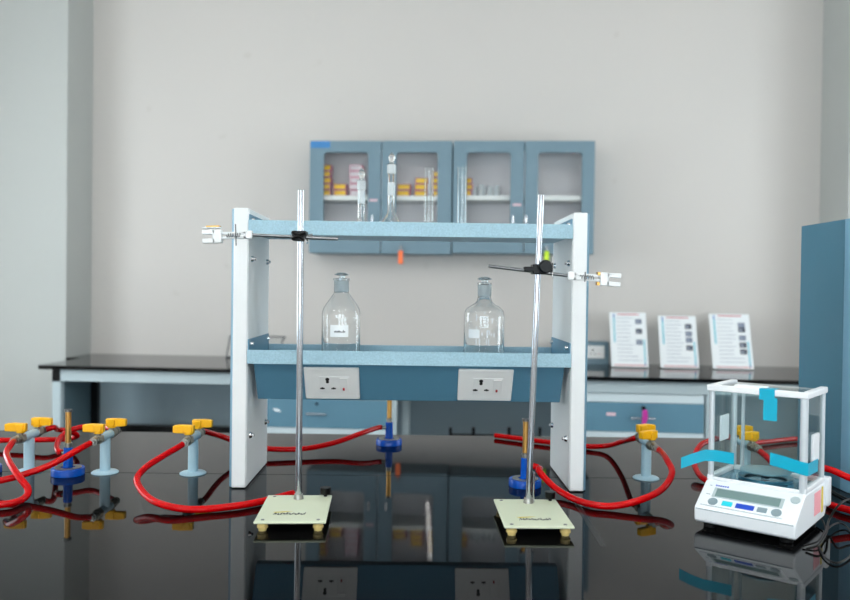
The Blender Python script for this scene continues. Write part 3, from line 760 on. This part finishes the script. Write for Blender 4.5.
# ------------------------------------------------------------------ gas taps
YT = PZ(193, 473.5, 0).y
TAPS = [(29, 'blue-grey gas tap post with two yellow levers, leftmost of the bench', 0), (105, 'gas tap post with yellow levers between blue burner and middle-left tap', 0),
        (193, 'gas tap post with yellow levers just left of the reagent shelf', 0), (646, 'gas tap post with yellow levers just right of the reagent shelf', 28), (None, 'gas tap post with yellow levers seen through the balance glass', 20)]
ZTAP = .106
tap_x = []
for px, label, twist in TAPS:
    X = PY(px, 473, YT).x if px is not None else 0.972
    tap_x.append(X)
    t = thing('gas_tap', label, 'gas tap', (X, YT, T), 0, 'gas taps along the island bench')
    G().lathe([(0, 0), (.038, 0), (.038, .0025), (.034, .0055), (.016, .008), (0, .008)], n=32).obj('flange', 'tap_blue', t)
    G().lathe([(0, .008), (.0145, .008), (.0145, ZTAP - .012), (.013, ZTAP - .006), (0, ZTAP - .006)], n=28).obj('post', 'tap_blue', t)
    G().cyl((0, -.040, ZTAP), (0, .040, ZTAP), .0125, n=20).obj('cross_tube', 'tap_blue', t, bevel=.002)
    for sg in (-1, 1):
        v = G().cyl((0, sg * .040, ZTAP), (0, sg * .062, ZTAP), .0150, n=6).cyl((0, sg * .062, ZTAP), (0, sg * .074, ZTAP), .0115, n=18).cyl((0, sg * .050, ZTAP + .010), (0, sg * .050, ZTAP + .020), .0065, n=14).obj('valve', 'valve_brass', t, bevel=.001)
        G().cyl((0, sg * .074, ZTAP), (0, sg * .098, ZTAP), .0085, .0075, n=16).cyl((0, sg * .080, ZTAP), (0, sg * .090, ZTAP), .0118, n=18).obj('hose_nozzle', 'nickel', v)
        d = sg   # front lever points left, rear lever right
        hx = [(-d * -.013, 0)]
        zb = ZTAP + .0165
        g = G().cyl((0, 0, 0), (0, 0, .012), .0125, n=20)
        g.prism([(-d * .016, .004), (-d * .016, .027), (d * .020, .028), (d * .040, .026), (d * .043, .024), (d * .043, .006), (d * .039, .005), (d * .016, .004)], -.0085, .0085, 'xz')
        g.box(-.011, .011, -.0125, .0125, .006, .026)
        o = g.obj('lever', 'tap_yellow', v, bevel=.002); o.location = (0, sg * .050, zb); o.rotation_euler = (0, 0, math.radians(twist * (1 if sg < 0 else .6)))

# ------------------------------------------------------------------ bunsen burners
def burner(X, Y, label, ang, extra=0):
    t = thing('bunsen_burner', label, 'bunsen burner', (X, Y, T), 0, 'bunsen burners on the island bench')
    b = G().lathe([(0, 0), (.0445, 0), (.0455, .001), (.0455, .0185), (.044, .0205), (.018, .0215), (0, .0215)], n=40).obj('base', 'burner_blue', t)
    G().lathe([(.020, .0215), (.036, .0212), (.036, .0222), (.020, .0228)], n=32).obj('base_plate', 'nickel', b)
    G().lathe([(0, .02), (.0135, .02), (.0125, .07), (.0125, .077), (.0105, .079), (0, .079)], n=24).obj('column', 'burner_blue', t)
    G().lathe([(0, .079), (.0095, .079), (.0095, .086), (.0115, .087), (.0115, .091), (.0085, .093), (0, .093)], n=20).obj('collar', 'nickel', t)
    G().lathe([(.0055, .093), (.0082, .093), (.0082, .183), (.0055, .183)], n=20).obj('barrel', 'brass', t)
    G().lathe([(.0055, .180), (.0112, .181), (.0112, .188), (.0055, .188)], n=20).obj('barrel_rim', 'dark_steel', t)
    v = Vector((math.cos(ang), math.sin(ang), 0))
    G().cyl(v * .011 + Vector((0, 0, .060)), v * .024 + Vector((0, 0, .060)), .0055, n=12).obj('gas_inlet', 'nickel', t)
    return Vector((X, Y, T + .060)) + v * .026
a1 = burner(PY(68, 470, 2.30).x, 2.30, 'blue bunsen burner between the two leftmost gas taps', math.radians(150))
a2 = burner(PY(389, 442, 2.80).x, 2.80, 'blue bunsen burner at the back, below the left socket', math.radians(190))
a3 = burner(PY(525, 480, 2.225).x, 2.225, 'blue bunsen burner behind the right retort stand', math.radians(-40))
a4 = burner(-1.238, 2.315, 'blue bunsen burner cut off at the left edge of the picture', math.radians(170))

# ------------------------------------------------------------------ hoses
HR = 0.0087
def hose(label, pts, r=HR, m='hose_red'):
    P = []
    for p in pts:
        if isinstance(p, Vector): P.append(p); continue
        if p[2] == 'y': q = PY(p[0], p[1], p[3])
        elif p[2] == 'z': q = PZ(p[0], p[1], p[3])
        else: q = Vector((p[0], p[1], p[3] + T))
        q.z = max(q.z, T + r + .0006); P.append(q)
    c = P[0].copy(); c.z = T
    g = G().tube([q - c for q in P], r, n=14, sub=10)
    o = g.obj('gas_hose', m, ang=60); o.location = c
    tag(o, label, 'hose', 'red rubber gas hoses'); return o
def noz(i, sg, ex=.0): return Vector((tap_x[i], YT + sg * (.084 + ex), T + ZTAP))
hose('red hose looping in front of the shelf to the left stand base', [noz(2, -1), noz(2, -1, .03) + Vector((-.012, 0, -.008)), (163, 456, 'y', 2.17), (145, 468, 'y', 2.09), (137, 481, 'y', 2.03), (149, 498, 'y', 1.965), (172, 507, 'z', .016), (200, 509.3, 'z', .010), (240, 505.3, 'z', .010), (268, 499.8, 'z', .010), (293, 493.2, 'z', .010)])
hose('red hose passing behind the left shelf panel to the back burner', [noz(2, 1), noz(2, 1, .025) + Vector((.008, 0, -.004)), (222, 436.5, 'y', 2.55), (245, 444.5, 'y', 2.60), (272, 449, 'y', 2.58), (305, 448.5, 'y', 2.60), (335, 442.5, 'y', 2.66), (362, 433, 'y', 2.73), a2 + Vector((-.012, -.002, 0)), a2])
hose('red hose lying loose behind the right shelf panel', [noz(3, 1), noz(3, 1, .025) + Vector((-.012, 0, -.01)), (622, 441.5, 'y', 2.60), (608, 445.5, 'y', 2.72), (590, 446.5, 'z', .0105), (560, 443.5, 'z', .0105), (530, 440, 'z', .0105), (495, 435.3, 'z', .0105)])
hose('red hose looping in front of the right tap to the right burner', [noz(3, -1), noz(3, -1, .022) + Vector((.010, 0, -.006)), (667, 460, 'y', 2.16), (672, 473, 'y', 2.10), (662, 489, 'y', 2.04), (640, 500, 'y', 1.995), (613, 506, 'z', .0115), (590, 504, 'z', .011), (570, 497, 'z', .011), (553, 486, 'y', 2.13), (539, 471, 'y', 2.16), a3 + (a3 - Vector((PY(525, 480, 2.225).x, 2.225, a3.z))) * .8 + Vector((0, 0, -.004)), a3])
hose('red hose sloping from the second tap towards the left edge', [noz(1, -1), noz(1, -1, .025) + Vector((-.012, 0, -.006)), (75, 451.5, 'y', 2.19), (50, 465, 'y', 2.15), (22, 475, 'y', 2.12), (0, 480.5, 'y', 2.10), (-35, 487, 'z', .011)])
hose('red hose bending down in an S from the leftmost tap', [noz(0, -1), (12, 443, 'y', 2.20), (6.5, 453, 'y', 2.15), (10.5, 464, 'y', 2.08), (20, 478, 'y', 2.035), (28, 489, 'y', 2.02), (25, 497.5, 'z', .012), (12, 503, 'z', .011), (-5, 505, 'z', .011), (-40, 507, 'z', .011)])
hose('red hose curling from the second tap to the blue burner', [noz(1, 1), noz(1, 1, .028) + Vector((-.02, 0, .002)), (93, 426.2, 'y', 2.52), (74, 429, 'y', 2.48), (61, 437, 'y', 2.42), (57, 446, 'y', 2.36), a1 + Vector((-.014, .008, .002)), a1])
hose('red hose making a hairpin behind the leftmost tap', [noz(0, 1), noz(0, 1, .028) + Vector((.02, 0, .004)), (58, 429.5, 'y', 2.58), (71, 431.5, 'y', 2.62), (77, 436, 'y', 2.66), (66, 439, 'y', 2.70), (45, 439.8, 'z', .030), (20, 440, 'z', .026), (-30, 441, 'z', .02)])
hose('red hose dropping behind the balance from the last tap', [noz(4, -1), (.985, 2.195, '', .085), (1.02, 2.13, '', .035), (1.055, 2.06, '', .0112), (1.075, 1.98, '', .0112), (1.13, 1.925, '', .0112), (1.35, 1.90, '', .0112)])
hose('red hose looping left of the balance from the last tap', [noz(4, 1), noz(4, 1, .025) + Vector((-.02, 0, 0)), (717, 438.5, 'y', 2.55), (702, 444, 'y', 2.50), (695, 455, 'y', 2.43), (695.5, 468, 'y', 2.36), (706, 480, 'z', .0105), (728, 483, 'z', .0105)])
hose('red hose along the rear edge right of the last tap', [(744, 444, 'z', .0105), (770, 441.5, 'z', .0105), (797, 438.8, 'z', .0105), (850, 437.6, 'z', .0105)])
hose('red hose in front of the blue shelf end at the right edge', [(1.07, 2.36, '', .0105), (1.065, 2.27, '', .026), (1.05, 2.16, '', .072), (826, 468.5, 'y', 2.07), (850, 478, 'y', 2.03), (890, 493, 'y', 1.98)])

# ------------------------------------------------------------------ analytical balance
BF = Vector((.738, 1.776, 0)); ba = -math.radians(40.3)
t = thing('analytical_balance', 'white laboratory balance with a glass draught shield and cyan tape', 'balance', (BF.x, BF.y, T), ba)
W = .2215; hw = W / 2
# profile in (depth, height)
g = G().prism([(.006, .014), (.000, .018), (-.002, .046), (.003, .052), (.069, .096), (.076, .099), (.262, .099), (.268, .093), (.268, .036), (.245, .016)], -hw, hw, 'yz')
body = g.obj('housing', 'balance_white', t, bevel=.004, seg=3)
g = G().prism([(.02, .010), (.02, .0145), (.235, .0165), (.235, .012), (.2, .009)], -hw + .012, hw - .012, 'yz').obj('underside', 'black_plastic', body)
G().box(-hw + .004, hw - .004, -.0032, .002, .0455, .0465).obj('seam', 'panel_line', body)
for x in (-hw + .026, hw - .026):
    for y in (.030, .215):
        G().lathe([(0, 0), (.012, 0), (.014, .002), (.014, .008), (.010, .009), (.010, .0148), (0, .0148)], c=(x, y, 0), n=20).obj('foot', 'black_rubber', t)
# control panel: a frame lying on the slope
slp = math.atan2(.096 - .052, .069 - .003)
PM = Matrix.Translation((0, .036, .0740 + .0004)) @ Matrix.Rotation(slp, 4, 'X')
def slope(g): g.v = [tuple(PM @ Vector(v)) for v in g.v]; return g
cp = slope(G().box(-hw + .010, hw - .028, -.038, .038, -.0005, .0012)).obj('control_panel', 'balance_white', body, bevel=.0008)
slope(G().box(-.082, .074, -.008, .022, .001, .0022)).obj('display_bezel', 'lcd_bezel', cp, bevel=.0006)
slope(G().box(-.075, .067, -.005, .019, .002, .0027)).obj('display', 'lcd', cp)
for x in (-.074, .066): slope(G().lathe([(0, .001), (.011, .001), (.011, .0024), (.008, .0028), (0, .0026)], c=(x, -.0225, 0), n=24)).obj('button', 'button_grey', cp)
for x0, x1, m in ((-.053, -.030, 'button_cyan'), (-.022, .018, 'button_blue'), (.025, .046, 'button_grey')):
    slope(G().box(x0, x1, -.0295, -.0155, .001, .0026)).obj('button', m, cp, bevel=.0006)
slope(G().box(-hw + .012, hw - .030, -.0370, -.0358, .0010, .0016)).obj('trim_line', 'panel_line', cp)
g = G()
for i in range(6): g.box(-.082 + i * .0052, -.0785 + i * .0052, .0265, .031, .001, .0017)
slope(g).obj('blue_lettering', 'button_blue', cp)
g = G()
g.box(-.095, -.090, .026, .0275, .001, .0016); g.box(-.096, -.086, -.002, -.0007, .001, .0016); slope(g).obj('small_lettering', 'panel_line', cp)
slope(G().lathe([(0, -.001), (.010, -.001), (.010, .0022), (.0085, .0030), (.0065, .0026), (0, .0026)], c=(hw - .016, .024, 0), n=24)).obj('spirit_level', 'lcd_bezel', body)
# draught shield
v0, v1 = .077, .240; zb_, zt_ = .099, .326
G().box(-hw, -hw + .014, v0, v1, zb_, zb_ + .012).box(hw - .014, hw, v0, v1, zb_, zb_ + .012).box(-hw + .014, hw - .014, v1 - .014, v1, zb_, zb_ + .012).box(-hw + .014, hw - .014, v0, v0 + .006, zb_, zb_ + .008).obj('shield_base_rim', 'balance_frame', t, bevel=.002)
G().box(-hw + .014, hw - .014, v0 + .006, v1 - .014, zb_, zb_ + .002).obj('chamber_floor', 'chamber_steel', t)
sh = G().box(-hw - .003, hw + .003, v0 - .003, v0 + .012, zt_ - .014, zt_).box(-hw - .003, -hw + .014, v0 + .012, v1 + .003, zt_ - .014, zt_).box(hw - .014, hw + .003, v0 + .012, v1 + .003, zt_ - .014, zt_).box(-hw + .014, hw - .014, v1 - .008, v1 + .003, zt_ - .014, zt_ - .006).obj('shield_top_frame', 'balance_frame', t, bevel=.002)
for x, y, r in ((-hw + .007, v0 + .007, .0068), (hw - .008, v0 + .007, .0085), (-hw + .010, v1 - .008, .0075), (hw - .006, v1 - .006, .0060)):
    G().cyl((x, y, zb_ + .002), (x, y, zt_ - .013), r, n=20).obj('shield_post', 'post_alu', t)
G().box(-hw + .030, -hw + .036, v1 - .014, v1 - .004, zb_ + .01, zt_ - .012).obj('shield_mullion', 'post_alu', t)
gz0, gz1 = zb_ + .006, zt_ - .012
G().box(-hw + .012, hw - .015, v0 + .005, v0 + .008, gz0, gz1).obj('front_pane', 'shield_glass', t)
G().box(-hw + .016, hw - .012, v1 - .008, v1 - .005, gz0, gz1).obj('rear_pane', 'shield_glass', t)
dl = G().box(-hw + .005, -hw + .008, v0 + .014, v1 - .016, gz0, gz1).obj('side_door', 'shield_glass', t)
dr = G().box(hw - .008, hw - .005, v0 + .015, v1 - .012, gz0, gz1).obj('side_door', 'shield_glass', t)
G().box(-hw + .014, hw - .014, v0 + .012, v1 - .004, zt_ - .008, zt_ - .005).obj('top_door', 'shield_glass', t)
G().box(hw - .004, hw + .003, .125, .175, .163, .226).obj('door_handle', 'balance_frame', dr, bevel=.0015)
G().box(-hw + .009, -hw + .014, .130, .185, .184, .246).obj('door_handle', 'balance_frame', dl, bevel=.0015)
G().box(-.055, .018, v0 + .012, v0 + .036, zt_ - .004, zt_ + .004).obj('top_handle', 'balance_frame', t, bevel=.0015)
# weighing pan
pc = (.0, .158)
pn = G().lathe([(0, 0.1200), (.055, 0.1200), (.057, 0.1220), (.057, 0.1240), (.055, 0.1245), (0, 0.1230)], c=(pc[0], pc[1], 0), n=48).obj('weighing_pan', 'pan_steel', t)
G().lathe([(0, 0.1020), (.010, 0.1020), (.010, 0.1200), (0, 0.1200)], c=(pc[0], pc[1], 0), n=20).obj('pan_spindle', 'chrome', pn)
G().lathe([(.048, 0.1020), (.060, 0.1020), (.063, 0.1100), (.061, 0.1100), (.055, 0.1050), (.048, 0.1050)], c=(pc[0], pc[1], 0), n=48).obj('draught_ring', 'pan_steel', t)
# tape
ty = v0 - .0045
tp = G().box(.008, .042, ty, ty + .0008, zt_ - .024, zt_ + .0014).box(.008, .042, ty, v0 + .03, zt_ + .0006, zt_ + .0014).box(.018, .048, ty - .001, ty - .0002, zt_ - .070, zt_ - .018).obj('tape', 'cyan_tape', t)
def tape(pts, zh):
    g = G(); vs = []
    for (x, y, z) in pts: vs += [(x, y, z - zh), (x, y, z + zh)]
    n = len(pts); vs2 = [(x, y - .0007, z) for x, y, z in vs]; o = len(vs)
    fs = []
    for i in range(n - 1):
        a = 2 * i; fs += [(a, a + 2, a + 3, a + 1), (o + a, o + a + 1, o + a + 3, o + a + 2), (a, o + a, o + a + 2, a + 2), (a + 1, a + 3, o + a + 3, o + a + 1)]
    fs += [(0, 1, o + 1, o), (2 * n - 2, o + 2 * n - 2, o + 2 * n - 1, 2 * n - 1)]
    g.add(vs + vs2, fs); return g.obj('tape', 'cyan_tape', t, ang=50)
tape([(-hw - .052, v0 - .030, .134), (-hw - .028, v0 - .018, .146), (-hw - .004, v0 - .0025, .156), (-hw + .02, v0 + .0035, .157), (-hw + .062, v0 + .0035, .156)], .0135)
tape([(.032, v0 + .0035, .168), (.066, v0 + .0035, .163), (hw - .012, v0 - .0035, .158), (hw + .0045, v0 - .002, .156), (hw + .006, v0 + .075, .155)], .0145)
# side fittings
G().box(hw - .001, hw + .0008, .150, .205, .036, .088).obj('side_sticker', 'sticker_pink', body)
G().box(hw - .001, hw + .0010, .213, .226, .032, .092).obj('side_sticker', 'sticker_yellow', body)
G().box(hw - .02, hw + .008, .246, .274, .040, .108).obj('rear_corner', 'balance_white', body, bevel=.003)

# power cord
def cord(label, pts, r=.0020):
    o = hose(label, pts, r, 'black_rubber'); o.name = 'power_cord'; o.data.name = 'power_cord'; o['category'] = 'cord'; o['group'] = 'black cords beside the balance'
cord('black cord looping on the bench beside the balance', [(812, 512, 'y', 1.93), (822, 520, 'y', 1.87), (826, 533, 'z', .004), (819, 543, 'z', .004), (824, 556, 'z', .004), (837, 563, 'z', .004), (851, 555, 'z', .004), (856, 541, 'z', .004), (848, 528, 'z', .004), (838, 523, 'z', .01), (826, 530, 'z', .012), (818, 541, 'z', .010), (803, 546, 'z', .004)])
cord('black cord rising from the balance towards the right edge', [(806, 549, 'z', .004), (818, 545, 'z', .012), (826, 533, 'z', .02), (829, 520, 'y', 1.85), (838, 506, 'y', 1.86), (850, 499, 'y', 1.90), (880, 496, 'y', 1.94)], .0026)
cord('thin black cord lying behind the balance towards the right shelf', [(812, 480, 'z', .004), (830, 490, 'z', .004), (850, 500, 'z', .004), (885, 510, 'z', .004)], .0030)

# clear strip lying along the foot of the right shelf panel
p0 = PZ(574, 499, 0); p1 = PZ(603, 546, 0); d = (p1 - p0).normalized(); n = Vector((-d.y, d.x, 0)) * .008
tag(G().add([p0 - p0 - n + Vector((0, 0, .0004)), n + Vector((0, 0, .0004)), p1 - p0 + n * .8 + Vector((0, 0, .0004)), p1 - p0 - n * .8 + Vector((0, 0, .0004)), -n + Vector((0, 0, .0012)), n + Vector((0, 0, .0016)), p1 - p0 + n * .8 + Vector((0, 0, .0022)), p1 - p0 - n * .8 + Vector((0, 0, .0010))],
    [(0, 1, 2, 3), (4, 7, 6, 5), (0, 4, 5, 1), (1, 5, 6, 2), (2, 6, 7, 3), (3, 7, 4, 0)]).obj('clear_tape', 'clear_film', loc=p0), 'strip of clear tape on the bench beside the right shelf panel', 'tape')
